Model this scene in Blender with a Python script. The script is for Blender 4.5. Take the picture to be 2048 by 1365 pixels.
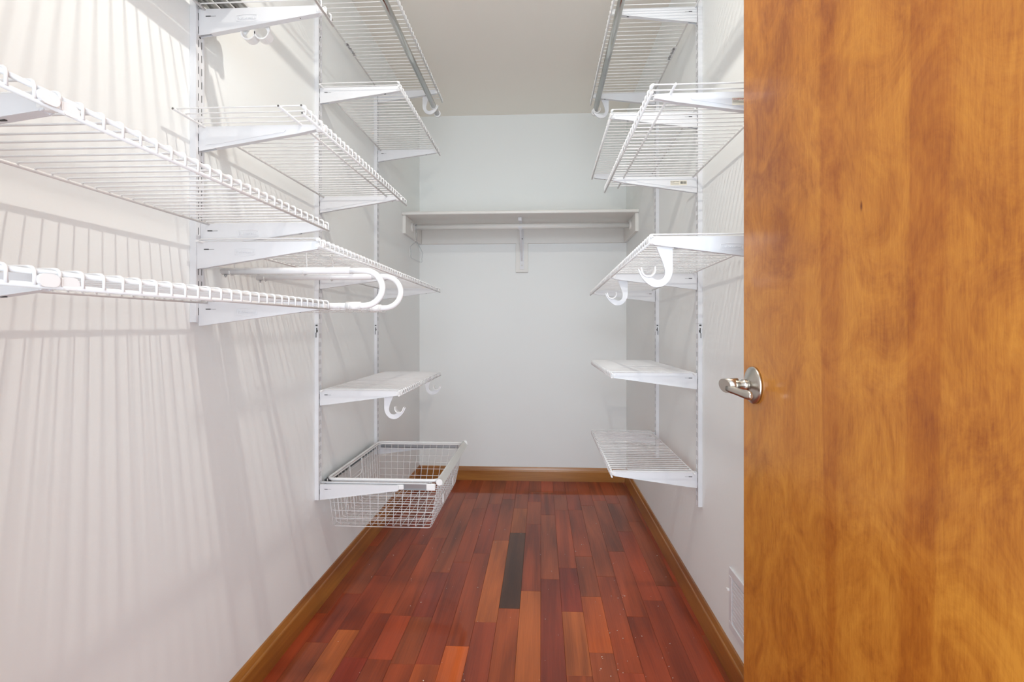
import bpy, math, random
from mathutils import Vector, Matrix
random.seed(7)
C = bpy.context.scene.collection
for o in list(bpy.data.objects): bpy.data.objects.remove(o, do_unlink=True)
SC = bpy.context.scene
PI = math.pi

# ------------------------------------------------------------------ camera, world, light, exposure
F_PX = 955.0
cam_d = bpy.data.cameras.new('camera'); cam = bpy.data.objects.new('camera', cam_d); C.objects.link(cam)
cam_d.sensor_width = 36; cam_d.lens = F_PX * 36 / 2048
cam_d.shift_x = -12 / 2048; cam_d.shift_y = -30.5 / 2048; cam_d.clip_start = .01
cam.location = (0, 0, 1.037)
cam.rotation_euler = (PI / 2, 0, math.atan(47 / F_PX))
SC.camera = cam

w = bpy.data.worlds.new('world'); SC.world = w; w.use_nodes = True
bg = w.node_tree.nodes['Background']; bg.inputs[0].default_value = (.80, .88, 1.0, 1); bg.inputs[1].default_value = 1.0

def area(name, loc, rot, sx, sy, power, col):
    l = bpy.data.lights.new(name, 'AREA'); l.shape = 'RECTANGLE'; l.size = sx; l.size_y = sy; l.energy = power; l.color = col
    o = bpy.data.objects.new(name, l); C.objects.link(o); o.location = loc; o.rotation_euler = rot; return o
# daylight of the bedroom behind the camera, coming in through the doorway
area('daylight', (.15, -1.15, 1.1), (PI / 2 + .10, 0, 0), 1.9, 2.0, 48, (.82, .92, 1.0))
LAMP = (-.08, .86, 2.438)      # the closet's own ceiling bulb
LAMP_STRENGTH = 1850

SC.cycles.max_bounces = 20; SC.cycles.diffuse_bounces = 14; SC.cycles.glossy_bounces = 6
SC.view_settings.view_transform = 'Standard'; SC.view_settings.look = 'None'
SC.view_settings.gamma = 1; SC.view_settings.use_curve_mapping = False
SC.view_settings.exposure = 0.71

# ------------------------------------------------------------------ materials
def mat(name, col, rough=.5, metal=0., coat=0., spec=.5):
    m = bpy.data.materials.new(name); m.use_nodes = True
    b = m.node_tree.nodes['Principled BSDF']
    b.inputs['Base Color'].default_value = (*col, 1); b.inputs['Roughness'].default_value = rough
    b.inputs['Metallic'].default_value = metal; b.inputs['Coat Weight'].default_value = coat
    b.inputs['Specular IOR Level'].default_value = spec
    return m
def nd(m, t, **k):
    n = m.node_tree.nodes.new(t)
    for a, v in k.items(): setattr(n, a, v)
    return n
def lk(m, a, b): m.node_tree.links.new(a, b)
def bsdf(m): return m.node_tree.nodes['Principled BSDF']
def ramp(m, fac, stops):
    r = nd(m, 'ShaderNodeValToRGB'); lk(m, fac, r.inputs[0])
    e = r.color_ramp.elements
    while len(e) < len(stops): e.new(.5)
    for i, (p, c) in enumerate(stops): e[i].position = p; e[i].color = (*c, 1)
    return r
def coords(m, scale, kind='Object', offs=None):
    tc = nd(m, 'ShaderNodeTexCoord'); mp = nd(m, 'ShaderNodeMapping'); mp.inputs['Scale'].default_value = scale
    lk(m, tc.outputs[kind], mp.inputs[0])
    if offs: lk(m, offs, mp.inputs['Location'])
    return mp.outputs[0]
def noise(m, vec, scale, detail=4, rough=.55, dist=0.):
    n = nd(m, 'ShaderNodeTexNoise'); n.inputs['Scale'].default_value = scale; n.inputs['Detail'].default_value = detail
    n.inputs['Roughness'].default_value = rough; n.inputs['Distortion'].default_value = dist; lk(m, vec, n.inputs['Vector']); return n
def bump(m, h, strength, dist):
    b = nd(m, 'ShaderNodeBump'); b.inputs['Strength'].default_value = strength; b.inputs['Distance'].default_value = dist
    lk(m, h, b.inputs['Height']); lk(m, b.outputs[0], bsdf(m).inputs['Normal'])
def mix(m, fac, a, b, mode='MIX'):
    x = nd(m, 'ShaderNodeMix'); x.data_type = 'RGBA'; x.blend_type = mode
    for s, v in ((0, fac), (6, a), (7, b)):
        if isinstance(v, (int, float)): x.inputs[s].default_value = v
        elif isinstance(v, tuple): x.inputs[s].default_value = (*v, 1)
        else: lk(m, v, x.inputs[s])
    return x.outputs[2]

def paint(name, col, rough=.55):
    m = mat(name, col, rough)
    v = coords(m, (1, 1, 1)); n = noise(m, v, 220, 3); n2 = noise(m, v, 1.7, 2)
    c = ramp(m, n2.outputs[0], [(.3, tuple(x * .985 for x in col)), (.7, col)])
    lk(m, c.outputs[0], bsdf(m).inputs['Base Color']); bump(m, n.outputs[0], .12, .001)
    return m
M = {}
M['wall'] = paint('wall paint', (.834, .858, .855))
M['ceiling'] = paint('ceiling paint', (.87, .83, .765), .8)
M['trim_white'] = paint('white shelf paint', (.76, .75, .72), .4)
M['wire'] = mat('white vinyl coated wire', (.76, .76, .76), .32, coat=.2)
M['bracket'] = mat('white powder coated steel', (.72, .73, .755), .38)
M['plastic'] = mat('white plastic', (.82, .82, .82), .3)
M['tube'] = mat('white enamelled tube', (.82, .82, .83), .22, coat=.3)
M['chrome'] = mat('chrome', (.62, .62, .60), .16, 1.)
M['steel'] = mat('galvanised slide steel', (.50, .53, .56), .35, 1.)
M['dark_steel'] = mat('dark bluish slide steel', (.10, .15, .17), .3, .8)
M['nickel'] = mat('satin nickel', (.56, .53, .48), .27, 1.)
M['dark'] = mat('dark slot', (.05, .05, .05), .7)
M['cut'] = mat('bare cut wire end', (.18, .17, .16), .5, .6)
M['sticker'] = mat('cream paper sticker', (.74, .70, .60), .6)
M['ink'] = mat('black print', (.03, .03, .03), .6)
M['ink_red'] = mat('red print', (.45, .03, .03), .6)
M['debris'] = mat('pale plaster crumbs', (.65, .58, .50), .8)
M['trim_rail'] = mat('grey white drawer rail', (.62, .62, .60), .4)

def wood(name, dark, light, axis, rough, sc=1., coat=.3, objinfo=False, contrast=(.35, .68)):
    """stained wood, grain runs along axis; objinfo: hue comes from the object's own colour"""
    m = mat(name, light, rough, coat=coat); bsdf(m).inputs['Coat Roughness'].default_value = .2
    s = [14 * sc, 14 * sc, 14 * sc]; s[axis] = 1.0 * sc
    off = None
    if objinfo:
        oi = nd(m, 'ShaderNodeObjectInfo'); vm = nd(m, 'ShaderNodeVectorMath', operation='SCALE')
        cx = nd(m, 'ShaderNodeCombineXYZ')
        for i in range(3): lk(m, oi.outputs['Random'], cx.inputs[i])
        lk(m, cx.outputs[0], vm.inputs[0]); vm.inputs['Scale'].default_value = 57.; off = vm.outputs[0]
    v = coords(m, tuple(s), offs=off)
    big = noise(m, v, .9, 3, .5, 1.2)
    s2 = [160 * sc] * 3; s2[axis] = 4 * sc
    fine = noise(m, coords(m, tuple(s2), offs=off), 1.6, 3, .6)
    wv = nd(m, 'ShaderNodeTexWave'); wv.wave_type = 'RINGS'; wv.inputs['Scale'].default_value = .55
    wv.inputs['Distortion'].default_value = 7; wv.inputs['Detail'].default_value = 2; wv.inputs['Detail Scale'].default_value = .7
    s3 = [9 * sc] * 3; s3[axis] = .9 * sc
    lk(m, coords(m, tuple(s3), offs=off), wv.inputs['Vector'])
    a = nd(m, 'ShaderNodeMath', operation='MULTIPLY'); lk(m, big.outputs[0], a.inputs[0]); a.inputs[1].default_value = .62
    b = nd(m, 'ShaderNodeMath', operation='MULTIPLY_ADD'); lk(m, fine.outputs[0], b.inputs[0]); b.inputs[1].default_value = .24; lk(m, a.outputs[0], b.inputs[2])
    c = nd(m, 'ShaderNodeMath', operation='MULTIPLY_ADD'); lk(m, wv.outputs[1], c.inputs[0]); c.inputs[1].default_value = .14; lk(m, b.outputs[0], c.inputs[2])
    if objinfo:
        g = ramp(m, c.outputs[0], [(contrast[0], (.62, .56, .50)), (contrast[1], (1.42, 1.42, 1.34))])
        col = mix(m, 1., g.outputs[0], oi.outputs['Color'], 'MULTIPLY')
    else:
        g = ramp(m, c.outputs[0], [(contrast[0], dark), (contrast[1], light)]); col = g.outputs[0]
    lk(m, col, bsdf(m).inputs['Base Color'])
    bump(m, fine.outputs[0], .06, .0006)
    return m
M['plank'] = wood('red hardwood floor', None or (.2, .05, .03), (.3, .1, .05), 1, .5, coat=.55, objinfo=True); bsdf(M['plank']).inputs['Coat Roughness'].default_value = .07; bsdf(M['plank']).inputs['Specular IOR Level'].default_value = .15
M['base'] = wood('honey stained baseboard', (.24, .075, .010), (.44, .18, .030), 1, .3, coat=.3)
M['base_x'] = wood('honey stained baseboard back', (.24, .08, .012), (.46, .20, .04), 0, .3, coat=.3)

def door_wood():
    m = mat('orange stained birch veneer', (.5, .2, .06), .42, coat=.4, spec=.3); bsdf(m).inputs['Coat Roughness'].default_value = .16
    v = coords(m, (1, 1, 1))
    # veneer figure: warped slow field with cathedral contour lines, short fibres, cloudy stain
    vs = coords(m, (1, 5.2, 1.6)); f = noise(m, vs, 1.25, 4, .55, 1.3)
    cn = nd(m, 'ShaderNodeMath', operation='MULTIPLY'); lk(m, f.outputs[0], cn.inputs[0]); cn.inputs[1].default_value = 62.
    sn = nd(m, 'ShaderNodeMath', operation='SINE'); lk(m, cn.outputs[0], sn.inputs[0])
    fine = noise(m, coords(m, (1, 260, 22.)), 1.7, 4, .7, .6)
    blot = noise(m, coords(m, (1, 8., 6.5)), 1.35, 8, .72, 1.1)
    big = noise(m, coords(m, (1, 3.2, 1.5)), 1.1, 2, .5, .4)
    def acc(prev, src, k):
        g = nd(m, 'ShaderNodeMath', operation='MULTIPLY_ADD'); lk(m, src, g.inputs[0]); g.inputs[1].default_value = k
        if prev is None: g.inputs[2].default_value = 0.
        else: lk(m, prev, g.inputs[2])
        return g.outputs[0]
    t = acc(None, blot.outputs[0], .46); t = acc(t, big.outputs[0], .28); t = acc(t, fine.outputs[0], .22); t = acc(t, sn.outputs[0], .014)
    r = ramp(m, t, [(.37, (.27, .072, .007)), (.47, (.41, .138, .014)), (.58, (.54, .215, .026))])
    # straight dark heart streaks of the veneer
    st = noise(m, coords(m, (1, 5.2, .16)), 2.1, 2, .4, .15)
    sr = ramp(m, st.outputs[0], [(.58, (1, 1, 1)), (.61, (.86, .76, .66))])
    col = mix(m, 1., r.outputs[0], sr.outputs[0], 'MULTIPLY')
    vo = nd(m, 'ShaderNodeTexVoronoi'); vo.inputs['Scale'].default_value = 5.5; lk(m, coords(m, (1, 2.6, .9)), vo.inputs['Vector'])
    kr = ramp(m, vo.outputs['Distance'], [(.016, (.30, .16, .10)), (.040, (1, 1, 1))]); col = mix(m, 1., col, kr.outputs[0], 'MULTIPLY')
    lk(m, col, bsdf(m).inputs['Base Color'])
    bump(m, fine.outputs[0], .05, .0005)
    return m
M['door'] = door_wood()

# ------------------------------------------------------------------ mesh helpers
class MB:
    def __init__(s): s.v = []; s.f = []; s.sm = []
    def add(s, vs, fs, smooth=False):
        o = len(s.v); s.v += [tuple(v) for v in vs]; s.f += [tuple(i + o for i in f) for f in fs]; s.sm += [smooth] * len(fs); return s
    def box(s, a, b, bev=0.):
        (x0, y0, z0), (x1, y1, z1) = a, b
        if x0 > x1: x0, x1 = x1, x0
        if y0 > y1: y0, y1 = y1, y0
        if z0 > z1: z0, z1 = z1, z0
        if not bev:
            v = [(x, y, z) for z in (z0, z1) for y in (y0, y1) for x in (x0, x1)]
            return s.add(v, [(0, 2, 3, 1), (4, 5, 7, 6), (0, 1, 5, 4), (2, 6, 7, 3), (0, 4, 6, 2), (1, 3, 7, 5)])
        # chamfered box: 24 vertices
        vs = []; idx = {}
        for ix, x in enumerate((x0, x1)):
            for iy, y in enumerate((y0, y1)):
                for iz, z in enumerate((z0, z1)):
                    sx, sy, sz = (1 - 2 * ix), (1 - 2 * iy), (1 - 2 * iz)
                    for ax in range(3):
                        p = [x + sx * bev, y + sy * bev, z + sz * bev]; p[ax] = (x, y, z)[ax]
                        idx[(ix, iy, iz, ax)] = len(vs); vs.append(tuple(p))
        fs = []
        for ax in range(3):
            o = [i for i in range(3) if i != ax]
            for sgn in (0, 1):
                q = []
                for a_, b_ in ((0, 0), (1, 0), (1, 1), (0, 1)):
                    k = [0, 0, 0]; k[ax] = sgn; k[o[0]] = a_; k[o[1]] = b_; q.append(idx[(*k, ax)])
                if (sgn == 0) != (ax == 1): q.reverse()
                fs.append(tuple(q))
        for ax in range(3):      # edges along ax
            o = [i for i in range(3) if i != ax]
            for a_ in (0, 1):
                for b_ in (0, 1):
                    k0 = [0, 0, 0]; k0[o[0]] = a_; k0[o[1]] = b_; k1 = list(k0); k1[ax] = 1
                    fs.append((idx[(*k0, o[0])], idx[(*k0, o[1])], idx[(*k1, o[1])], idx[(*k1, o[0])]))
        for ix in (0, 1):
            for iy in (0, 1):
                for iz in (0, 1): fs.append(tuple(idx[(ix, iy, iz, a)] for a in range(3)))
        return s.add(vs, fs)
    def tube(s, pts, r, n=8, cap=True, closed=False, ry=None):
        pts = [Vector(p) for p in pts]; m = len(pts); rr = r if isinstance(r, (list, tuple)) else [r] * m
        tang = []
        for i in range(m):
            if closed: t = pts[(i + 1) % m] - pts[i - 1]
            else: t = pts[min(i + 1, m - 1)] - pts[max(i - 1, 0)]
            tang.append(t.normalized())
        u = tang[0].orthogonal().normalized()
        if abs(tang[0].z) < .9: u = Vector((0, 0, 1)); u = (u - tang[0] * u.dot(tang[0])).normalized()
        vs = []
        for i in range(m):
            u = (u - tang[i] * u.dot(tang[i])).normalized(); v = tang[i].cross(u)
            for k in range(n):
                a = 2 * PI * k / n; vs.append(pts[i] + (u * math.cos(a) + v * math.sin(a) * (ry or 1)) * rr[i])
        fs = []
        for i in range(m if closed else m - 1):
            j = (i + 1) % m
            for k in range(n): fs.append((i * n + k, i * n + (k + 1) % n, j * n + (k + 1) % n, j * n + k))
        s.add(vs, fs, True)
        if cap and not closed:
            o = len(s.v) - len(vs)
            s.f += [tuple(o + k for k in range(n))[::-1], tuple(o + (m - 1) * n + k for k in range(n))]; s.sm += [False, False]
        return s
    def prism(s, poly, axis, a, b):
        """poly: 2-D points; axis: the extruded axis (0,1,2) between a and b"""
        def P(p, t):
            q = [0, 0, 0]; o = [i for i in range(3) if i != axis]; q[axis] = t; q[o[0]], q[o[1]] = p; return tuple(q)
        n = len(poly); vs = [P(p, a) for p in poly] + [P(p, b) for p in poly]
        return s.add(vs, [tuple(range(n))[::-1], tuple(range(n, 2 * n))] + [(i, (i + 1) % n, n + (i + 1) % n, n + i) for i in range(n)])
    def strip(s, line, w, axis, a, b):
        """a strap of thickness w along a 2-D line, extruded on axis"""
        L = [Vector(p) for p in line]; out = []; inn = []
        for i, p in enumerate(L):
            t = (L[min(i + 1, len(L) - 1)] - L[max(i - 1, 0)]).normalized(); nn = Vector((-t.y, t.x))
            ww = w[i] if isinstance(w, (list, tuple)) else w
            out.append(p + nn * ww / 2); inn.append(p - nn * ww / 2)
        o = [i for i in range(3) if i != axis]
        def P(p, t):
            q = [0, 0, 0]; q[axis] = t; q[o[0]], q[o[1]] = p; return tuple(q)
        n = len(L); vs = [P(p, a) for p in out] + [P(p, a) for p in inn] + [P(p, b) for p in out] + [P(p, b) for p in inn]
        fs = [(0, n, 3 * n, 2 * n), (n - 1, 3 * n - 1, 4 * n - 1, 2 * n - 1)]
        for i in range(n - 1):
            fs += [(i, i + 1, n + i + 1, n + i), (2 * n + i, 3 * n + i, 3 * n + i + 1, 2 * n + i + 1),
                   (i, 2 * n + i, 2 * n + i + 1, i + 1), (n + i, n + i + 1, 3 * n + i + 1, 3 * n + i)]
        return s.add(vs, fs)
    def lathe(s, prof, axis, c, n=24):
        """prof: (r, t) along axis through c"""
        o = [i for i in range(3) if i != axis]; vs = []
        for r, t in prof:
            for k in range(n):
                q = list(c); q[axis] += t; q[o[0]] += r * math.cos(2 * PI * k / n); q[o[1]] += r * math.sin(2 * PI * k / n); vs.append(tuple(q))
        fs = [(i * n + k, i * n + (k + 1) % n, (i + 1) * n + (k + 1) % n, (i + 1) * n + k) for i in range(len(prof) - 1) for k in range(n)]
        s.add(vs, fs, True)
        b = len(s.v) - len(vs)
        s.f += [tuple(b + k for k in range(n)), tuple(b + (len(prof) - 1) * n + k for k in range(n))[::-1]]; s.sm += [False, False]
        return s
    def mesh(s, name, m):
        me = bpy.data.meshes.new(name); me.from_pydata(s.v, [], s.f)
        me.polygons.foreach_set('use_smooth', s.sm); me.materials.append(m)
        import bmesh
        b = bmesh.new(); b.from_mesh(me); bmesh.ops.recalc_face_normals(b, faces=b.faces); b.to_mesh(me); b.free()
        me.update(); return me
    def build(s, name, m, parent=None, loc=(0, 0, 0)): return link(name, s.mesh(name, m), parent, loc)

def link(name, me, parent=None, loc=(0, 0, 0)):
    o = bpy.data.objects.new(name, me); C.objects.link(o); o.location = loc
    if parent: o.parent = parent
    return o
def thing(name, label, cat, loc, group=None):
    o = bpy.data.objects.new(name, None); C.objects.link(o); o.location = loc; o.empty_display_size = .05
    o['label'] = label; o['category'] = cat
    if group: o['group'] = group
    return o
def tag(o, label, cat, group=None):
    o['label'] = label; o['category'] = cat
    if group: o['group'] = group
    return o
def struct(name, bm, m, parent=None):
    o = bm.build(name, m, parent)
    if not parent: o['kind'] = 'structure'
    return o
def arc(cx, cz, r, a0, a1, n):
    return [(cx + r * math.cos(math.radians(a0 + (a1 - a0) * i / n)), cz + r * math.sin(math.radians(a0 + (a1 - a0) * i / n))) for i in range(n + 1)]
_font_cache = {}
def text_mesh(txt, size, m, ext=.0002, space=1., bold=0.):
    k = (txt, size, m.name)
    if k in _font_cache: return _font_cache[k]
    cu = bpy.data.curves.new('lettering', 'FONT'); cu.body = txt; cu.size = size; cu.extrude = ext; cu.align_x = 'CENTER'; cu.align_y = 'CENTER'
    cu.space_character = space; cu.offset = bold; cu.resolution_u = 2
    t = bpy.data.objects.new('tmp', cu); C.objects.link(t); bpy.context.view_layer.update()
    me = bpy.data.meshes.new_from_object(t); me.materials.clear(); me.materials.append(m); me.name = 'lettering'
    bpy.data.objects.remove(t, do_unlink=True); _font_cache[k] = me; return me
def letters(name, txt, size, m, loc, parent, **k):
    """text facing -Y"""
    o = link(name, text_mesh(txt, size, m, **k), parent, loc); o.rotation_euler = (PI / 2, 0, 0); return o

# ------------------------------------------------------------------ the room
XL, XR, YB, ZC = -.826, .563, 3.2, 2.455
struct('wall_left', MB().box((XL - .1, -.02, 0), (XL, YB + .1, ZC)), M['wall'])
struct('wall_right', MB().box((XR, -.02, 0), (XR + .1, YB + .1, ZC)), M['wall'])
struct('wall_back', MB().box((XL, YB, 0), (XR, YB + .1, ZC)), M['wall'])
struct('ceiling', MB().box((XL - .1, -.02, ZC), (XR + .1, YB + .1, ZC + .1)), M['ceiling'])
DX0, DX1, DT = -.40, .425, 2.045
wf = MB(); wf.box((XL, -.02, 0), (DX0, .14, ZC)); wf.box((DX1, -.02, 0), (XR, .14, ZC)); wf.box((DX0, -.02, DT), (DX1, .14, ZC))
struct('wall_front', wf, M['wall'])
floor = struct('floor', MB().box((XL - .1, -.02, -.05), (XR + .1, YB + .1, -.006)), M['ink'])

# floor planks: each strip is .0768 wide and runs along the closet
PW = .0768; X0 = -.003
C_TAN = (.44, .115, .022); C_ORG = (.44, .085, .012); C_RED = (.27, .036, .009); C_MAR = (.20, .015, .008); C_DRK = (.085, .030, .013)
C_DRED = (.155, .017, .009); C_BRN = (.25, .054, .016); C_MID = (.30, .048, .010)
_m = (.27, .055, .018)
C_TAN, C_ORG, C_RED, C_MAR, C_DRED, C_BRN, C_MID = [tuple(.68 * a + .32 * b for a, b in zip(c, _m)) for c in (C_TAN, C_ORG, C_RED, C_MAR, C_DRED, C_BRN, C_MID)]
CAM_H = 1.037
def yz(v): return CAM_H * F_PX / (v - 652)       # floor depth of an image row on the middle of the frame
strips = {  # strip index -> [(end row v of piece, colour)...] from near (bottom) to far
    -1: [(1183, C_TAN), (1049, C_MID), (1004, C_BRN), (985, C_RED)],
    -2: [(1219, C_ORG), (1067, C_DRK), (1018, C_TAN), (990, C_BRN)],
    -3: [(1248, C_RED), (1083, C_TAN), (1000, C_BRN)],
    -4: [(1298, C_ORG), (1110, C_MID), (1010, C_RED)],
    -5: [(1337, C_ORG), (1129, C_RED), (1020, C_MID)],
    -6: [(1338, C_MID), (1241, C_BRN), (1150, C_DRED), (1000, C_BRN)],
    -7: [(1330, C_MID), (1240, C_RED), (1080, C_MID), (990, C_BRN)],
    -8: [(1328, C_MAR), (1236, C_RED), (1095, C_MID), (1000, C_RED)],
    -9: [(1272, C_TAN), (1160, C_RED), (1030, C_RED)],
    -10: [(1300, C_BRN), (1198, C_RED), (1040, C_BRN)],
    0: [(1158, C_DRED), (1030, C_BRN), (985, C_MID)],
    1: [(1349, C_ORG), (1222, C_TAN), (1135, C_MAR), (1020, C_MID), (990, C_BRN)],
    2: [(1302, C_BRN), (1191, C_ORG), (1111, C_BRN), (1019, C_MID)],
    3: [(1340, C_RED), (1150, C_MID), (1010, C_BRN)],
    4: [(1228, C_RED), (1100, C_MID), (1000, C_BRN)],
    5: [(1195, C_RED), (1060, C_RED), (1005, C_BRN)],
    6: [(1166, C_RED), (1040, C_BRN)],
    7: [(1260, C_BRN), (1050, C_RED)],
}
for k in range(-11, 8):
    xa = X0 + k * PW; xb = xa + PW
    xa = max(xa, XL); xb = min(xb, XR)
    if xb - xa < .006: continue
    cuts = [.16]; cols = [random.choice([C_RED, C_MID, C_BRN, C_TAN])]
    lst = strips.get(k, [(1240, C_RED), (1100, C_BRN), (1010, C_MID)])
    a = .95 + random.random() * .25; cuts.append(a)
    for v, c in lst:
        y = yz(v)
        if y > cuts[-1] + .05: cuts.append(y); cols.append(c)
        else: cols.append(c) if False else None
    cols.append(random.choice([C_MID, C_RED, C_BRN])); cuts.append(YB)
    while len(cols) < len(cuts) - 1: cols.insert(0, C_MID)
    for i in range(len(cuts) - 1):
        dz = random.random() * .0003
        p = MB().box((xa + .00025, cuts[i] + .0003, -.006), (xb - .00025, cuts[i + 1] - .0003, dz), .0005).build('plank', M['plank'], floor)
        j = .88 + random.random() * .24
        p.color = tuple(min(1, c * j) for c in cols[i]) + (1,)

# plaster crumbs lying on the boards
cr = MB()
for i in range(120):
    x = random.uniform(-.78, .52); y = random.uniform(1.3, 2.5) if random.random() < .8 else random.uniform(1.3, 3.1)
    if i % 3 == 0: x = random.uniform(.16, .5); y = random.uniform(1.32, 2.0)
    r = random.uniform(.0005, .0015); a = random.random() * PI; q = r * random.uniform(.5, 1.8)
    c, s_ = math.cos(a), math.sin(a)
    pts = [(x + c * dx - s_ * dy, y + s_ * dx + c * dy) for dx, dy in ((-q, -r), (q, -r * .6), (q * .8, r), (-q * .7, r * .8))]
    cr.prism(pts, 2, .0002, .0002 + r * .8)
o = cr.build('plaster_crumb', M['debris']); o['kind'] = 'stuff'; tag(o, 'pale plaster crumbs scattered over the red floorboards', 'debris')

# baseboards: moulded top
def base_prof(t=.014, h=.094): return [(0, 0), (t, 0), (t, h - .026), (t - .0015, h - .022), (t - .004, h - .019), (t - .0065, h - .009), (t - .009, h - .002), (t - .011, h), (0, h)]
p = base_prof()
struct('baseboard_left', MB().prism([(XL + a, b) for a, b in p], 1, .14, YB), M['base'])
struct('baseboard_right', MB().prism([(XR - a, b) for a, b in p], 1, .14, YB), M['base'])
struct('baseboard_back', MB().prism([(YB - a, b) for a, b in base_prof(.014, .09)], 0, XL + .012, XR - .012), M['base_x'])
jb = MB(); jb.box((DX0 - .06, .14, 0), (DX0 + .0, .155, DT + .06)); jb.box((DX0 - .06, .14, DT), (DX1 + .06, .155, DT + .06)); jb.box((DX1, .14, 0), (DX1 + .06, .155, DT + .06))
struct('trim_1', jb, M['base'])

# ------------------------------------------------------------------ door leaf, standing open along the right wall
dr = struct('door_1', MB().box((.3845, .165, .012), (.4195, .930, 2.03), .0012), M['door'])
KX, KY, KZ = .3845, .884, .9295
lv = bpy.data.objects.new('door_handle', None); C.objects.link(lv); lv.parent = dr; lv.location = (KX, KY, KZ); lv['label'] = 'satin nickel lever with round rose'
MB().lathe([(.001, -.0135), (.0125, -.0135), (.016, -.0115), (.0285, -.0068), (.0325, -.0052), (.0338, -.0035), (.0338, 0)], 0, (0, 0, 0), 40).build('rose', M['nickel'], lv)
MB().lathe([(.0085, -.040), (.0085, -.022), (.0105, -.021), (.0105, -.012)], 0, (0, 0, 0), 28).build('spindle', M['nickel'], lv)
h = MB()
# outer barrel with a slanted end disc
n = 28; vs = []
for t in (-.0305, -.0525):
    for k in range(n):
        a = 2 * PI * k / n; y = .0128 * math.cos(a); z = .0128 * math.sin(a) - (.0015 if t < -.04 else 0)
        vs.append((t - (0 if t > -.04 else (.0025 * math.sin(a) + .0058 * math.cos(a))), y, z))
h.add(vs, [(k, (k + 1) % n, n + (k + 1) % n, n + k) for k in range(n)], True)
h.f += [tuple(range(n)), tuple(range(n, 2 * n))[::-1]]; h.sm += [False, False]
h.build('barrel', M['nickel'], lv)
h = MB()
h.tube([(-.047, .000, -.004), (-.044, -.010, -.0065), (-.039, -.020, -.009), (-.034, -.031, -.011), (-.030, -.041, -.012), (-.028, -.049, -.0125), (-.0275, -.053, -.0125)], [.0085, .0078, .0070, .0074, .0084, .0078, .004], 16, ry=.62)
h.build('lever', M['nickel'], lv)
for z in (.25, 1.0, 1.8): MB().box((.381, .160, z - .045), (.4195, .166, z + .045)).build('hinge', M['nickel'], dr)

# ------------------------------------------------------------------ ceiling lamp (just above the frame)
lp = thing('ceiling_lamp', 'small white downlight on the ceiling, just above the picture', 'lamp', (LAMP[0], LAMP[1], ZC))
MB().lathe([(.060, 0), (.060, -.008), (.052, -.015), (.031, -.0165), (.029, -.004)], 2, (0, 0, 0), 32).build('housing', M['plastic'], lp)
mb_ = mat('glowing lamp face', (1, 1, 1), .3); e = bsdf(mb_)
e.inputs['Emission Color'].default_value = (1.0, .955, .865, 1); e.inputs['Emission Strength'].default_value = LAMP_STRENGTH
R = .019
MB().lathe([(R, 0), (R, -.0015), (R * .96, -.002)], 2, (0, 0, LAMP[2] - ZC), 24).build('lamp_face', mb_, lp)

# ------------------------------------------------------------------ uprights
UF = .015                   # how far an upright stands off the wall
UW = .014
YU = (.478, 1.097, 1.715, 2.335)
def face(side): return XL + UF if side < 0 else XR - UF     # x of the slotted face
def upright(side, y, zlo, lower, label):
    d = 1 if side < 0 else -1            # direction into the room
    xw = XL if side < 0 else XR
    t = thing('slotted_upright', label, 'shelf upright', (xw, y, zlo), 'slotted uprights on the side walls')
    def chan(z0, z1, w, f):
        b = MB(); x = f * d
        b.box((0, -w, z0), (x, w, z1), .0008)
        b.box((x, -w + .0002, z0 + .0005), (x + .0006 * d, -w + .0052, z1 - .0005)); b.box((x, w - .0052, z0 + .0005), (x + .0006 * d, w - .0002, z1 - .0005))
        return b
    chan(1.045 - zlo, 2.215 - zlo, UW, UF).build('channel', M['bracket'], t)
    sl = MB(); z = 1.062
    while z < 2.19:
        for yy in (-.0055, .0055): sl.box(((UF - .002) * d, yy - .0011, z - zlo), ((UF + .0001) * d, yy + .0011, z + .0172 - zlo))
        z += .03175
    for z in (1.30, 1.725, 2.1): sl.tube([((UF - .002) * d, 0, z - .003 - zlo), ((UF + .0003) * d, 0, z - .003 - zlo)], .0026, 10)
    if lower:
        z = .42
        while z < 1.0:
            for yy in (-.0055, .0055): sl.box(((UF - .0045) * d, yy - .0011, z - zlo), ((UF - .0009) * d, yy + .0011, z + .0172 - zlo))
            z += .03175
        chan(0, 1.045 - zlo, UW - .0012, UF - .001).build('extension_channel', M['bracket'], t)
        j = MB(); x = UF * d
        j.box((.004 * d, -UW - .0004, 1.036 - zlo), (.011 * d, -UW + .002, 1.041 - zlo))
        j.box((.0065 * d, -UW - .0004, 1.012 - zlo), (.0095 * d, -UW + .002, 1.029 - zlo))
        j.box((.0085 * d, -UW - .0004, 1.014 - zlo), (.0115 * d, -UW + .002, 1.022 - zlo))
        j.box((.0045 * d, -UW - .0004, .994 - zlo), (.0065 * d, -UW + .002, 1.012 - zlo))
        j.build('joint_notch', M['dark'], t)
    o = sl.build('slots', M['dark'], t); o['kind'] = 'stuff'
    return t
upright(-1, YU[0], 1.045, False, 'nearest slotted steel upright on the left wall, left of the picture edge')
upright(-1, YU[1], 1.045, False, 'white slotted upright on the left wall ending level with the lower near shelf')
upright(-1, YU[2], .40, True, 'long white slotted upright on the left wall at the near end of the wire basket')
upright(-1, YU[3], .40, True, 'far slotted upright on the left wall, behind the wire basket')
upright(1, YU[1], 1.045, False, 'slotted upright on the right wall hidden behind the open door')
upright(1, YU[2], .40, True, 'long white slotted upright on the right wall nearest the door edge')
upright(1, YU[3], .40, True, 'far slotted upright on the right wall, closest to the back wall')

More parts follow.
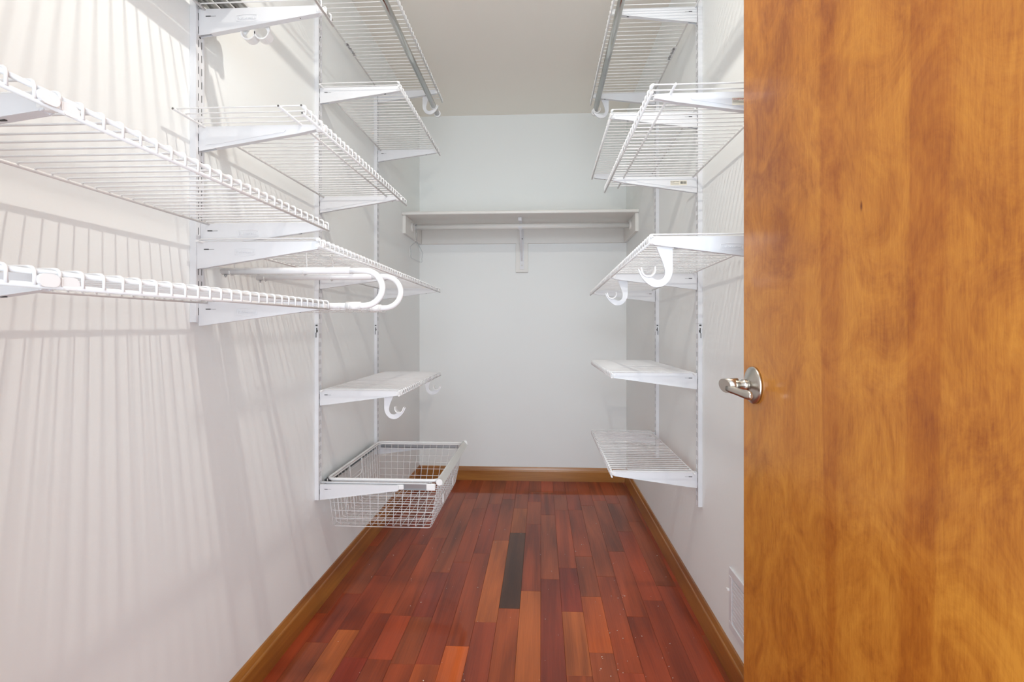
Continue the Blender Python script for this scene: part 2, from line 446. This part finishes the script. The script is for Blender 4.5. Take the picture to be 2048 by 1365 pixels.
# ------------------------------------------------------------------ brackets
def logo(t, d, cx, cz, y):
    """embossed oblong badge with the maker's lettering"""
    w, hh = .0245, .0062
    pts = []
    for sgn in (1, -1):
        for i in range(9):
            u = -1 + i / 4
            pts.append((cx + sgn * u * w, cz + sgn * (hh + .0024 * (1 - u * u))))
    g = MB(); g.tube([(a, y, b) for a, b in pts], .0005, 6, closed=True)
    o = g.build('badge', M['bracket'], t)
    letters('lettering', 'Rubbermaid', .0088, M['bracket'], (cx, y - .0003, cz), t, ext=.0004, space=1.02)
def bracket(side, y, ztop, style, label, logo_on=False, sticker=0, L=.293, slot=True, clip=True, H=.057):
    d = 1 if side < 0 else -1
    t = thing('shelf_bracket', label, 'bracket', (face(side), y, ztop), 'white steel shelf brackets')
    T = .0055
    b = MB()
    if style == 'A':
        prof = [(0.001, 0), (L, 0), (L, -.017), (L - .004, -.019), (.030, -H + .0035), (.001, -H)]
    else:
        prof = [(.001, -.001), (.02, 0), (L - .03, 0), (L, -.004), (L, -.011), (L - .05, -.021), (.04, -.052), (.001, -.058)]
    poly = [(a * d, c) for a, c in prof]
    # folded sheet: side plates, top web and a rolled lower flange
    b.prism(poly, 1, -T, -T + .0016); b.prism(poly, 1, T - .0016, T)
    b.box((.001 * d, -T + .0016, -.0018), ((L - .001) * d, T - .0016, -.0002))
    lower = [(.03, -H + .0035), (L - .004, -.019)] if style == 'A' else [(.04, -.052), (L - .05, -.021), (L - .002, -.011)]
    b.strip([(a * d, c + .001) for a, c in lower], .0018, 1, -T - .0012, T + .0012)
    b.box((-.006 * d, -.0013, -.05), (.002 * d, .0013, -.034)); b.box((-.006 * d, -.0013, -.018), (.002 * d, .0013, -.006))
    b.build('arm', M['bracket'], t)
    if style == 'A':
        if slot:
            MB().box((.018 * d, -T - .0003, -.0185), (.030 * d, -T + .001, -.0160)).build('slot', M['dark'], t)
            MB().box((.030 * d, -T - .0002, -.0178), (.043 * d, -T + .001, -.0171)).build('crease', M['dark'], t)
        MB().box(((L - .056) * d, -.0015, -.0259), ((L - .048) * d, .0015, -.0245)).build('underside_slot', M['dark'], t)
        if logo_on: logo(t, d, .118 * d, -.0245, -T - .0002)
    else:
        e = MB()
        pan = [(.018, -.010), (L - .085, -.010), (L - .080, -.0125), (L - .084, -.0165), (.060, -.040), (.018, -.044)]
        e.prism([(a * d, c) for a, c in pan], 1, -T - .0012, -T); e.build('embossed_panel', M['bracket'], t)
    if sticker:
        sx0, sx1, sz0, sz1 = (.037, .094, -.031, -.014)
        if sticker == 1: sx0, sx1 = .063, .121
        yy = -T - .0014
        a, c = sorted((sx0 * d, sx1 * d))
        st = MB().box((a, yy - .0003, sz0), (c, yy, sz1)).build('sticker', M['sticker'], t)
        wd = c - a
        letters('lettering', 'CLOSETMAID', .0052, M['ink_red'] if sticker == 1 else M['ink'], (a + wd * .27, yy - .0005, sz1 - .0034), st, ext=.0001)
        bars = MB(); x = a + wd * .60
        rr = random.Random(3)
        while x < c - .003:
            wb = rr.choice((.0004, .0008, .0013)); bars.box((x, yy - .0005, sz0 + .005), (x + wb, yy - .0002, sz1 - .003)); x += wb + rr.choice((.0005, .0009))
        bars.build('barcode', M['ink'], st)
        ln = MB()
        for zz, w_ in ((-.0065, .22), (-.0095, .50), (-.0125, .50)): ln.box((a + wd * .02, yy - .0005, sz1 + zz), (a + wd * (.02 + w_), yy - .0002, sz1 + zz + .0006))
        ln.build('small_print', M['ink'], st)
    if clip:     # plastic tip that grips the shelf lip
        q = MB()
        q.box(((L - .010) * d, -.0065, -.0175), ((L + .012) * d, .0065, -.0030), .003)
        q.build('tip_clip', M['plastic'], t)
        if clip == 2:
            q = MB(); q.prism(arcpoly(.0, .0, .022, .0068), 0, -.0016, .0016); m_ = q.mesh('tip_tab', M['plastic']); link('tip_tab', m_, t, ((L + .0135) * d, -.013, -.0095)); link('tip_tab', m_, t, ((L + .0095) * d, .012, -.0108))
    return t
def arcpoly(cy, cz, ly, r):
    """stadium outline in the YZ plane"""
    return [(cy + ly / 2 - r + r * math.cos(math.radians(a)), cz + r * math.sin(math.radians(a))) for a in range(-90, 91, 30)] + \
           [(cy - ly / 2 + r - r * math.cos(math.radians(a)), cz - r * math.sin(math.radians(a))) for a in range(-90, 91, 30)]

# left wall
bracket(-1, YU[0], 1.789, 'A', 'near bracket of the top left wire shelf, above the picture edge', clip=False)
bracket(-1, YU[0], 1.2800, 'A', 'near bracket at the left picture edge under the middle near wire shelf', clip=2)
bracket(-1, YU[0], 1.0930, 'A', 'near bracket at the left picture edge under the lowest near wire shelf', clip=2)
bracket(-1, YU[1], 1.7865, 'A', 'topmost white bracket on the left, with an embossed badge, at the picture top', logo_on=True, H=.062)
bracket(-1, YU[1], 1.5085, 'B', 'bracket with a long embossed panel at the near end of the rod-fronted left shelf')
bracket(-1, YU[1] + .006, 1.2800, 'A', 'bracket with a badge at the far end of the middle near left shelf', logo_on=True)
bracket(-1, YU[1] - .0062, 1.2340, 'A', 'bracket with a clear oval badge just above the two white tubes', logo_on=True, H=.063)
bracket(-1, YU[1], 1.0935, 'A', 'lowest bracket on the nearest visible left upright, half behind the lip of the shelf', logo_on=True)
bracket(-1, YU[2], 1.9080, 'A', 'upper left bracket carrying the near end of the shelf below the chrome rod')
bracket(-1, YU[2], 1.5085, 'B', 'bracket with an embossed panel at the far end of the rod-fronted left shelf')
bracket(-1, YU[2], 1.2290, 'A', 'left bracket hidden behind the curved white tubes')
bracket(-1, YU[2], .8015, 'A', 'left bracket just above the wire basket, with a hook hanging behind it')
bracket(-1, YU[2], .4560, 'A', 'lowest left bracket, carrying the near rail of the wire basket', clip=False)
bracket(-1, YU[3], 2.2010, 'A', 'far bracket of the highest left shelf, beside the end of the chrome rod')
bracket(-1, YU[3], 1.9080, 'A', 'far bracket of the left shelf below the chrome rod')
bracket(-1, YU[3], 1.2220, 'A', 'far left bracket seen through the loops of the white tubes')
bracket(-1, YU[3], .8020, 'A', 'far bracket of the low left shelf above the basket')
bracket(-1, YU[3], .4560, 'A', 'far bracket of the wire basket, seen through its mesh', clip=False)
# right wall
bracket(1, YU[1] + .003, 1.5630, 'B', 'right bracket with a sticker cut off by the door edge', sticker=1, clip=False)
bracket(1, YU[1] + .012, 1.2405, 'A', 'large badge-embossed bracket on the right with a big hook below', logo_on=True)
bracket(1, YU[2], 2.1620, 'A', 'topmost right bracket above the chrome rod')
bracket(1, YU[2], 1.7910, 'A', 'right bracket crossed by the front wires of the stickered shelf')
bracket(1, YU[2], 1.5630, 'B', 'right bracket with a small barcode sticker near its upright', sticker=2, clip=False)
bracket(1, YU[2], 1.2210, 'A', 'right bracket behind the big hook, middle of the long shelf')
bracket(1, YU[2], .8700, 'A', 'near bracket of the second lowest right shelf')
bracket(1, YU[2], .5220, 'A', 'near bracket of the lowest right shelf')
bracket(1, YU[3], 2.1620, 'A', 'far right bracket by the hooked end of the chrome rod')
bracket(1, YU[3], 1.7720, 'A', 'far bracket of the short right shelf behind the stickered shelf')
bracket(1, YU[3], 1.2080, 'A', 'far bracket of the long right shelf, beside the small hook')
bracket(1, YU[3], .8640, 'A', 'far bracket of the second lowest right shelf')
bracket(1, YU[3], .5220, 'A', 'far bracket of the lowest right shelf, near the back corner')

# ------------------------------------------------------------------ wire shelves
WR, RR = .0017, .0030
_wire = {}
def cross_wire(d, depth, style, n):
    k = (d, round(depth, 4), style, n)
    if k in _wire: return _wire[k]
    lipr = .0045; drop = .0185 if style == 'A' else .021
    p = [(0, 0, -.0045), (.0012, 0, -.0008), (.004, 0, 0), (depth - .003, 0, 0)]
    p += [(depth - .003 + lipr * math.sin(math.radians(a)) * 1.3, 0, -lipr + lipr * math.cos(math.radians(a))) for a in (30, 60, 90)]
    p += [(depth + .003, 0, -drop)]
    m = MB().tube([(a * d, b, c) for a, b, c in p], WR, n, cap=True).mesh('cross_wire', M['wire']); _wire[k] = m; return m
def wire_shelf(side, y0, y1, zf0, zf1, label, style='A', xb=.030, xf=None, mid=None, n=6, rods=True, cutends=False, dzb=0.):
    d = 1 if side < 0 else -1
    xw = XL if side < 0 else XR
    if xf is None: xf = .316
    depth = xf - xb
    t = thing('wire_shelf', label, 'wire shelf', (xw + xb * d, y0, zf0), 'white wire shelves')
    ln = y1 - y0; dz = zf1 - zf0
    drop = .0185 if style == 'A' else .021
    def rod(name, x, z, r=RR):
        o = MB().tube([(x * d, -.004, z), (x * d, ln + .004, z + dz)], r, 8).build(name, M['wire'], t)
        if cutends: MB().tube([(x * d, -.0046, z), (x * d, -.0041, z)], r * .8, 8).build('cut_end', M['cut'], o)
        return o
    rod('back_rod', .0, -.0050)
    rod('lip_rod', depth - .0015, -.0046); rod('lip_rod', depth + .0005, -drop)
    if mid: rod('support_rod', depth - mid, -.0046)
    me = cross_wire(d, depth, style, n)
    k = int(ln / .0254); off = (ln - k * .0254) / 2
    for i in range(k + 1):
        yy = off + i * .0254
        link('cross_wire', me, t, (0, yy, dz * yy / ln))
    return t
S = {}
S['L1'] = wire_shelf(-1, .43, 1.140, 1.790, 1.790, 'top near left wire shelf, cut by the picture top, with chrome rods beneath')
S['L5'] = wire_shelf(-1, .425, 1.117, 1.2835, 1.2835, 'nearest middle left wire shelf, its wide lip running down across the picture', n=8, xb=.036)
S['L6'] = wire_shelf(-1, .425, 1.117, 1.0965, 1.0965, 'nearest low left wire shelf seen edge-on at eye level', n=8, xb=.036)
S['L4'] = wire_shelf(-1, .998, 1.775, 1.512, 1.512, 'left wire shelf with dark-cut rod ends and an extra front support rod', 'B', mid=.052, cutends=True)
S['L3'] = wire_shelf(-1, 1.683, 2.372, 1.9115, 1.9115, 'upper left wire shelf directly below the chrome rod')
S['L2'] = wire_shelf(-1, 1.03, 2.430, 2.203, 2.205, 'highest left wire shelf, under the ceiling, with a chrome rod hung from it', xb=.022)
S['L7'] = wire_shelf(-1, 1.070, 2.372, 1.2385, 1.2235, 'long left wire shelf above the curved white tubes')
S['L8'] = wire_shelf(-1, 1.688, 2.388, .805, .805, 'low left wire shelf above the basket')
S['R1'] = wire_shelf(1, 1.03, 2.410, 2.165, 2.165, 'highest right wire shelf, under the ceiling, with a chrome rod hung from it', xb=.022)
S['R2'] = wire_shelf(1, 1.055, 1.830, 1.5665, 1.5665, 'right wire shelf with stickered brackets, its near end cut by the door', 'B', mid=.050, xf=.322)
S['R3'] = wire_shelf(1, 1.690, 2.352, 1.797, 1.774, 'short right wire shelf behind the stickered shelf')
S['R4'] = wire_shelf(1, 1.093, 2.418, 1.2440, 1.2100, 'long right wire shelf with two hooks hanging below')
S['R5'] = wire_shelf(1, 1.690, 2.372, .8735, .8675, 'second lowest right wire shelf')
S['R6'] = wire_shelf(1, 1.690, 2.362, .5255, .5255, 'lowest right wire shelf, just above the baseboard')
# little printed tags clipped over the back rods of the two highest shelves
for key, yy, x in (('L2', .93, .0), ('R1', .96, 0)):
    t = S[key]; d = 1 if key == 'L2' else -1
    g = MB().box((-.002 * d, yy - .05, -.012), (.016 * d, yy + .05, -.0105)).build('tag', M['wire'], t)
    b = MB(); rr = random.Random(5)
    for i in range(16):
        y = yy - .045 + i * .0056
        b.box((rr.uniform(.002, .006) * d, y, -.0124), (rr.uniform(.010, .0145) * d, y + rr.uniform(.0012, .0032), -.0119))
    b.build('tag_print', M['ink'], g)

# ------------------------------------------------------------------ rod hooks
def jhook(side, y, ztop, e, label, s=1., grp='empty rod hooks under the shelves'):
    """e: distance of the strap's wall-side edge from the wall; the cup opens away from the wall"""
    d = 1 if side < 0 else -1
    xw = XL if side < 0 else XR
    t = thing('rod_hook', label, 'hook', (xw + e * d, y, ztop), grp)
    def cr(P, n=5):
        out = []
        for i in range(len(P) - 1):
            p0, p1, p2, p3 = P[max(i - 1, 0)], P[i], P[i + 1], P[min(i + 2, len(P) - 1)]
            for k in range(n):
                u = k / n
                out.append(tuple(.5 * (2 * b_ + (c_ - a_) * u + (2 * a_ - 5 * b_ + 4 * c_ - d_) * u * u + (3 * b_ - a_ - 3 * c_ + d_) * u ** 3) for a_, b_, c_, d_ in zip(p0, p1, p2, p3)))
        return out + [P[-1]]
    q_ = .00119 * s
    out = [(1345, 495), (1345, 520), (1345, 540), (1343, 551), (1337, 562), (1328, 570), (1318, 573), (1307, 572), (1297, 566), (1288, 557), (1282, 547), (1278, 537)]
    inn = [(1281, 538), (1285, 545), (1290, 550), (1298, 554), (1306, 555), (1315, 559), (1324, 557), (1329, 550), (1330, 540), (1326, 525), (1320, 510), (1314, 495)]
    f_ = lambda P: [((1345 - p[0]) * q_ * d, (495 - p[1]) * q_) for p in P]
    b = MB(); b.prism(f_(cr(out)) + f_(cr(inn)), 1, -.0022, .0022); b.build('strap', M['bracket'], t)
    q = [(1283, 536)] + [(1297 + 12.6 * math.cos(math.radians(a)), 540 + 12.6 * math.sin(math.radians(a))) for a in range(165, -16, -12)] + [(1310, 534)]
    MB().strip(f_(q), .0030 * s, 1, -.012 * s, .007 * s).build('cup', M['plastic'], t)
    return t
jhook(1, 1.120, 1.219, .2605, 'large white hook under the near end of the long right shelf')
jhook(1, 1.727, 1.203, .2550, 'smaller white hook under the middle of the long right shelf')
jhook(-1, 1.727, .788, .250, 'white hook hanging under the near end of the low left shelf')
jhook(-1, 2.347, .788, .250, 'white hook under the far end of the low left shelf, against the back wall')
jhook(1, 2.347, 2.143, .236, 'white hook holding the far end of the right chrome rod', grp='hooks holding the chrome rods')
jhook(-1, 2.347, 2.180, .236, 'white hook holding the far end of the left chrome rod', grp='hooks holding the chrome rods')

# ------------------------------------------------------------------ chrome rods
def chrome_rod(x0, y0, z0, x1, y1, z1, label, r=.0125):
    t = thing('chrome_rod', label, 'closet rod', (x0, y0, z0), 'chrome closet rods')
    e = (x1 - x0, y1 - y0, z1 - z0)
    MB().tube([(0, 0, 0), e], r, 20).build('tube', M['chrome'], t)
    MB().tube([(e[0], e[1] - .006, e[2]), (e[0], e[1] + .004, e[2])], [r * 1.42, r * 1.42], 24).tube([(e[0], e[1] + .004, e[2]), (e[0], e[1] + .007, e[2])], [r * 1.42, r * 1.1], 24).build('end_cap', M['plastic'], t)
    return t
chrome_rod(-.522, 1.03, 2.128, -.533, 2.425, 2.124, 'chrome rod hanging under the highest left shelf')
chrome_rod(.262, 1.03, 2.120, .268, 2.415, 2.110, 'chrome rod hanging under the highest right shelf')
for xr, yr, lb in ((-.793, 1.150, 'spare chrome rod lying on the topmost left shelf, closest to the wall'), (-.758, 1.158, 'spare chrome rod lying on the topmost left shelf, middle one of three'), (-.723, 1.146, 'spare chrome rod lying on the topmost left shelf, farthest from the wall')):
    chrome_rod(xr - .004, .46, 1.805, xr, yr, 1.805, lb, .0118)
t = thing('rod_hook', 'double white hook hanging behind the topmost left bracket', 'hook', (-.70, 1.112, 1.760))
b = MB()
for cx in (.004, .037):
    b.strip([(cx + .0165 * math.cos(math.radians(a)), -.0255 + .0165 * math.sin(math.radians(a))) for a in range(-190, 20, 15)], .003, 1, -.012, .010)
b.prism([(-.014, .022), (.05, .022), (.05, -.010), (.053, -.024), (.048, -.024), (.040, -.008), (.004, -.008), (-.008, -.024), (-.014, -.024)], 1, -.002, .002)
b.build('cradle', M['plastic'], t)

# ------------------------------------------------------------------ pull-out tube racks under the long left shelf
def tube_rack(y, x1, label, ph):
    zt, zb, r = 1.1735, 1.0865, .0083
    t = thing('hanging_rack', label, 'tie rack', (XL, y, zt), 'pull-out racks under the long left shelf')
    R = (zt - zb) / 2; xe = x1 - XL - R - .0085
    MB().tube([(.028, 0, 0), (xe - .035, 0, 0)], r * 1.06, 16).build('slide_tube', M['tube'], t)
    lo = [(xe - .04, 0, 0), (xe, 0, 0)] + [(xe + R * math.sin(math.radians(a)) * 1.05, 0, -R + R * math.cos(math.radians(a))) for a in range(10, 171, 10)] + [(xe, 0, -2 * R), (xe - .04, 0, -2 * R)]
    MB().tube(lo, r * .92, 16).build('bend', M['tube'], t)
    MB().tube([(xe - .045, 0, -2 * R), (xe - .008, 0, -2 * R)], r * 1.18, 16).build('sleeve', M['plastic'], t)
    MB().tube([(.05, 0, -2 * R), (xe - .04, 0, -2 * R)], r * .9, 16).build('hook_tube', M['tube'], t)
    k = 0; x = .08
    while x < xe + .004:      # double ended tie hooks with turned-up tips
        w_ = .030
        pts = [(x, -w_, -2 * R + .006), (x, -w_ - .0012, -2 * R - .004), (x, -w_ + .003, -2 * R - .0105), (x, 0, -2 * R - .0118), (x, w_ - .003, -2 * R - .0105), (x, w_ + .0012, -2 * R - .004), (x, w_, -2 * R + .006)]
        MB().tube(pts, .0012, 6).build('tie_hook', M['wire'], t)
        x += .0235
    for x in (.052, xe - .15):  # wire clips that hook the rack onto the shelf
        b = MB(); zz = 1.2335 - zt - .0
        b.tube([(x, -.011, .0), (x, -.0095, -.007), (x, 0, -.0115), (x, .0095, -.007), (x, .011, 0), (x, .010, .03), (x, .004, zz), (x, -.003, zz + .002), (x, -.008, zz - .006)], .0014, 6)
        b.build('hanger_clip', M['wire'], t)
    MB().tube([(.036, 0, -.009), (.036, 0, -.015)], [.004, .0015], 8).build('stop_screw', M['steel'], t)
    return t
tube_rack(1.158, -.385, 'nearer white tube rack with a rounded bend, hung under the long left shelf', 0)
tube_rack(1.305, -.383, 'farther white tube rack with a rounded bend, second from the camera', 1)

# ------------------------------------------------------------------ wire basket drawer
BX0, BX1, BY0, BY1, BZ = -.795, -.378, 1.738, 2.300, .468
t = thing('wire_basket', 'white wire mesh basket drawer low on the left wall', 'basket', (BX0, BY0, .283))
W_, D_, Hh = BX1 - BX0, BY1 - BY0, BZ - .283
def rrect(x0, y0, x1, y1, r, z, n=5):
    out = []
    for cx, cy, a0 in ((x1 - r, y0 + r, -90), (x1 - r, y1 - r, 0), (x0 + r, y1 - r, 90), (x0 + r, y0 + r, 180)):
        for i in range(n + 1):
            a = math.radians(a0 + 90 * i / n); out.append((cx + r * math.cos(a), cy + r * math.sin(a), z))
    return out
MB().tube(rrect(0, 0, W_, D_, .025, Hh), .0052, 8, closed=True).build('rim', M['wire'], t)
MB().tube(rrect(.004, .004, W_ - .008, D_ - .004, .024, Hh - .007), .0030, 8, closed=True).build('inner_rim', M['wire'], t)
inx, iny = .036, .024      # basket narrows towards the bottom
mw = .00135
def corner(u, v, k):       # k 0 top .. 1 bottom
    return (u * (W_ - inx * k) + (inx * .35 * k) * (1 - u), iny * k + v * (D_ - 2 * iny * k), Hh * (1 - k))
nx, ny, nz = 13, 18, 6
for i in range(nx + 1):    # wires lying across from one side to the other, down, along the bottom and up
    u = i / nx
    pts = [corner(u, 0, 0), corner(u, 0, .97), corner(u, .02, 1), corner(u, .98, 1), corner(u, 1, .97), corner(u, 1, 0)]
    MB().tube(pts, mw, 4).build('mesh_wire', M['wire'], t)
for j in range(1, ny):
    v = j / ny
    top = 0
    pts = [corner(0, v, top), corner(0, v, .97), corner(.03, v, 1), corner(.97, v, 1), corner(1, v, .97), corner(1, v, 0)]
    if 7 <= j <= 10: pts = [corner(0, v, .42)] + pts[1:]
    MB().tube(pts, mw, 4).build('mesh_wire', M['wire'], t)
for k in range(1, nz + 1):
    kk = k / nz; q = [corner(0, 0, kk), corner(1, 0, kk), corner(1, 1, kk), corner(0, 1, kk)]
    b = MB(); r = .01
    ring = rrect(q[0][0], q[0][1], q[1][0], q[2][1], .012, q[0][2], 3)
    MB().tube(ring, mw, 4, closed=True).build('mesh_ring', M['wire'], t)
MB().tube([corner(0, 6.5 / ny, 0), corner(0, 6.5 / ny, .34), corner(0, 7 / ny, .42), corner(0, 10.2 / ny, .42), corner(0, 10.7 / ny, .34), corner(0, 10.7 / ny, 0)], .0032, 8).build('notch_rod', M['wire'], t)
# front trim rail with round end caps
fr = MB(); fr.tube([(W_ - .001, -.012, Hh + .002), (W_ - .001, D_ + .010, Hh + .002)], .0048, 14)
fr.prism([(W_ - .001, Hh + .0068), (W_ + .003, Hh + .0068), (W_ + .019, Hh - .0125), (W_ + .0165, Hh - .016), (W_ - .001, Hh - .004)], 1, -.008, D_ + .006)
fr.build('front_rail', M['trim_rail'], t)
for yy in (-.013, D_ + .011): MB().tube([(W_ + .006, yy - .002, Hh - .002), (W_ + .006, yy + .003, Hh - .002)], .0118, 20).build('rail_cap', M['plastic'], t)
for v in (.25, .62): MB().box((W_ - .016, D_ * v, .050), (W_ - .010, D_ * v + .034, .085), .002).build('label_clip', M['plastic'], t)
# slides carried by the two brackets, basket runs in them
for k, (yy, lab) in enumerate(((YU[2] + .006, 'steel drawer slide on the near bracket of the basket'), (YU[3] - .012, 'steel drawer slide on the far bracket of the basket'))):
    s = thing('drawer_slide', lab, 'drawer slide', (face(-1), yy, .440), 'slides of the wire basket')
    MB().box((.02, .001 if k == 0 else -.006, -.002), (.405, .006 if k == 0 else -.001, .019)).box((.02, -.004 if k == 0 else -.006, -.002), (.405, .006 if k == 0 else .004, -.0005)).build('rail', M['steel'], s)
    MB().box((.392, -.005, -.004), (.425, .008, .021), .003).build('end_plug', M['plastic'], s)
    MB().box((.285, -.008 if k == 0 else .004, .000), (.31, -.002 if k == 0 else .008, .018), .002).build('tip_clip', M['plastic'], s)
    MB().box((.0, .0 if k == 0 else -.010, .0185), (.41, .010 if k == 0 else -.0, .021)).build('top_flange', M['bracket'], s)
MB().box((face(-1) - BX0 + .0, D_ * .02, Hh - .03), (face(-1) - BX0 + .004, D_ * .98, Hh - .006)).build('back_stop_bar', M['dark_steel'], t)

# ------------------------------------------------------------------ painted wooden shelf with rod on the back wall
SZ = 1.712; SY = 2.785
sh = thing('closet_shelf', 'white painted wooden shelf across the back wall', 'shelf', (XL, YB, SZ))
W2 = XR - XL
def bn(x0, x1, pr): return MB().prism(pr, 0, x0, x1)
ed = [(0, 0), (SY - YB + .004, 0), (SY - YB + .001, -.003), (SY - YB, -.009), (SY - YB + .001, -.015), (SY - YB + .004, -.018), (0, -.018)]
bn(.001, W2 - .001, ed).build('shelf_board', M['trim_white'], sh)
MB().box((.02, -.019, -.018), (W2 - .02, 0, -.125), .001).build('back_cleat', M['trim_white'], sh)
for x0, x1 in ((.0, .0195), (W2 - .0195, W2)):
    MB().box((x0, SY - YB + .018, -.125), (x1, 0, -.018), .0012).build('side_cleat', M['trim_white'], sh)
RY, RZ = -.262, -.062
for x, s_ in ((.0195, 1), (W2 - .0195, -1)):
    MB().lathe([(.028, 0), (.028, .004 * s_), (.024, .010 * s_), (.021, .012 * s_)], 0, (x, RY, RZ), 24).build('rod_socket', M['trim_white'], sh)
cr_ = thing('hanging_rod', 'white wooden hanging rod under the back wall shelf', 'closet rod', (XL, YB + RY, SZ + RZ))
MB().tube([(.024, 0, 0), (W2 - .024, 0, 0)], .0168, 20).build('rod', M['trim_white'], cr_)
mx = .6955
MB().box((mx - .041, -.0185, -.1245), (mx + .041, 0, -.318), .0015).build('backing_block', M['trim_white'], sh)
# steel shelf-and-rod bracket in the middle
mb = thing('rod_bracket', 'white steel shelf and rod bracket in the middle of the back shelf', 'bracket', (XL + mx, YB, SZ - .318))
MB().box((-.0135, -.0225, .018), (.0135, -.019, .295), .0006).build('wall_leg', M['bracket'], mb)
MB().box((-.009, -.305, .2945), (.009, -.0225, .2995)).box((-.011, -.318, .278), (.011, -.300, .2995), .002).build('shelf_arm', M['bracket'], mb)
MB().strip([(-.0225, .075), (-.06, .12), (-.24, .232), (-.262, .2360)], .006, 0, -.0055, .0055).build('brace', M['bracket'], mb)
MB().strip([(-.262 + .0195 * math.cos(math.radians(a)), .256 + .0195 * math.sin(math.radians(a))) for a in range(-170, 61, 15)], .003, 0, -.011, .011).build('rod_cradle', M['bracket'], mb)
MB().lathe([(.0045, 0), (.0045, -.002), (.002, -.0028)], 1, (0, -.0225, .045), 12).build('screw', M['nickel'], mb)
MB().lathe([(.0035, 0), (.0035, -.002), (.002, -.0028)], 1, (.002, -.0225, .222), 12).build('screw', M['dark'], mb)
# wire hangers
def hanger(x, dy, tilt, label, wd=.33):
    t = thing('wire_hanger', label, 'clothes hanger', (x, YB + RY, SZ + RZ), 'wire hangers at the left end of the rod')
    h = .185
    hook = [(.0, .0185 * math.cos(math.radians(a)), .0185 * math.sin(math.radians(a))) for a in range(-25, 181, 15)]
    hook = [(p[0], p[1], p[2] + .001) for p in hook]
    hook += [(0, -.0165, -.012), (0, -.008, -.032), (0, 0, -.046), (0, 0, -.088)]
    z0 = -.088
    sh_ = [(0, 0, z0), (0, -.03, z0 - .012), (0, -.075, z0 - .03), (0, -.125, z0 - .055), (0, -wd / 2 + .006, z0 - .093), (0, -wd / 2 + .001, z0 - .108), (0, -wd / 2 + .008, z0 - .116)]
    bot = [(0, -wd / 4, z0 - .119), (0, 0, z0 - .120), (0, wd / 4, z0 - .119)]
    sh2 = [(p[0], -p[1], p[2]) for p in sh_[::-1]]
    b = MB().tube(hook, .0013, 6); o = b.build('hook', M['steel'] if tilt else M['wire'], t)
    b = MB().tube(sh_ + bot + sh2, .0013, 6); o2 = b.build('shoulder_loop', M['steel'] if tilt else M['wire'], t)
    t.rotation_euler = (0, 0, tilt)
    return t
hanger(-.787, 0, .0, 'white wire hanger, left one of the pair on the wooden rod', .25)
hanger(-.776, 0, -.06, 'grey steel wire hanger, right one of the pair on the wooden rod', .22)

# ------------------------------------------------------------------ floor register on the right wall, half behind the door
v = thing('air_vent', 'white framed air vent low on the right wall beside the door edge', 'vent', (XR, 1.32, .137))
VW, VH = .265, .183
fr = MB(); tk = -.006
y0, y1 = -VW / 2, VW / 2
fr.box((0, y0, 0), (tk, y1, .024), .0015); fr.box((0, y0, VH - .024), (tk, y1, VH), .0015)
fr.box((0, y0, .024), (tk, y0 + .022, VH - .024), .0015); fr.box((0, y1 - .022, .024), (tk, y1, VH - .024), .0015)
fr.build('frame', M['bracket'], v)
MB().box((0, y0 + .022, .024), (-.0012, y1 - .022, VH - .024)).build('backing', M['bracket'], v)
z = .031
while z < VH - .03:
    MB().box((-.0015, y0 + .024, z), (-.0045, y1 - .024, z + .0105), .0008).build('louver', M['bracket'], v); z += .0125
MB().box((-.005, y1 - .004, .110), (-.012, y1 + .006, .117), .001).build('damper_lever', M['plastic'], v)
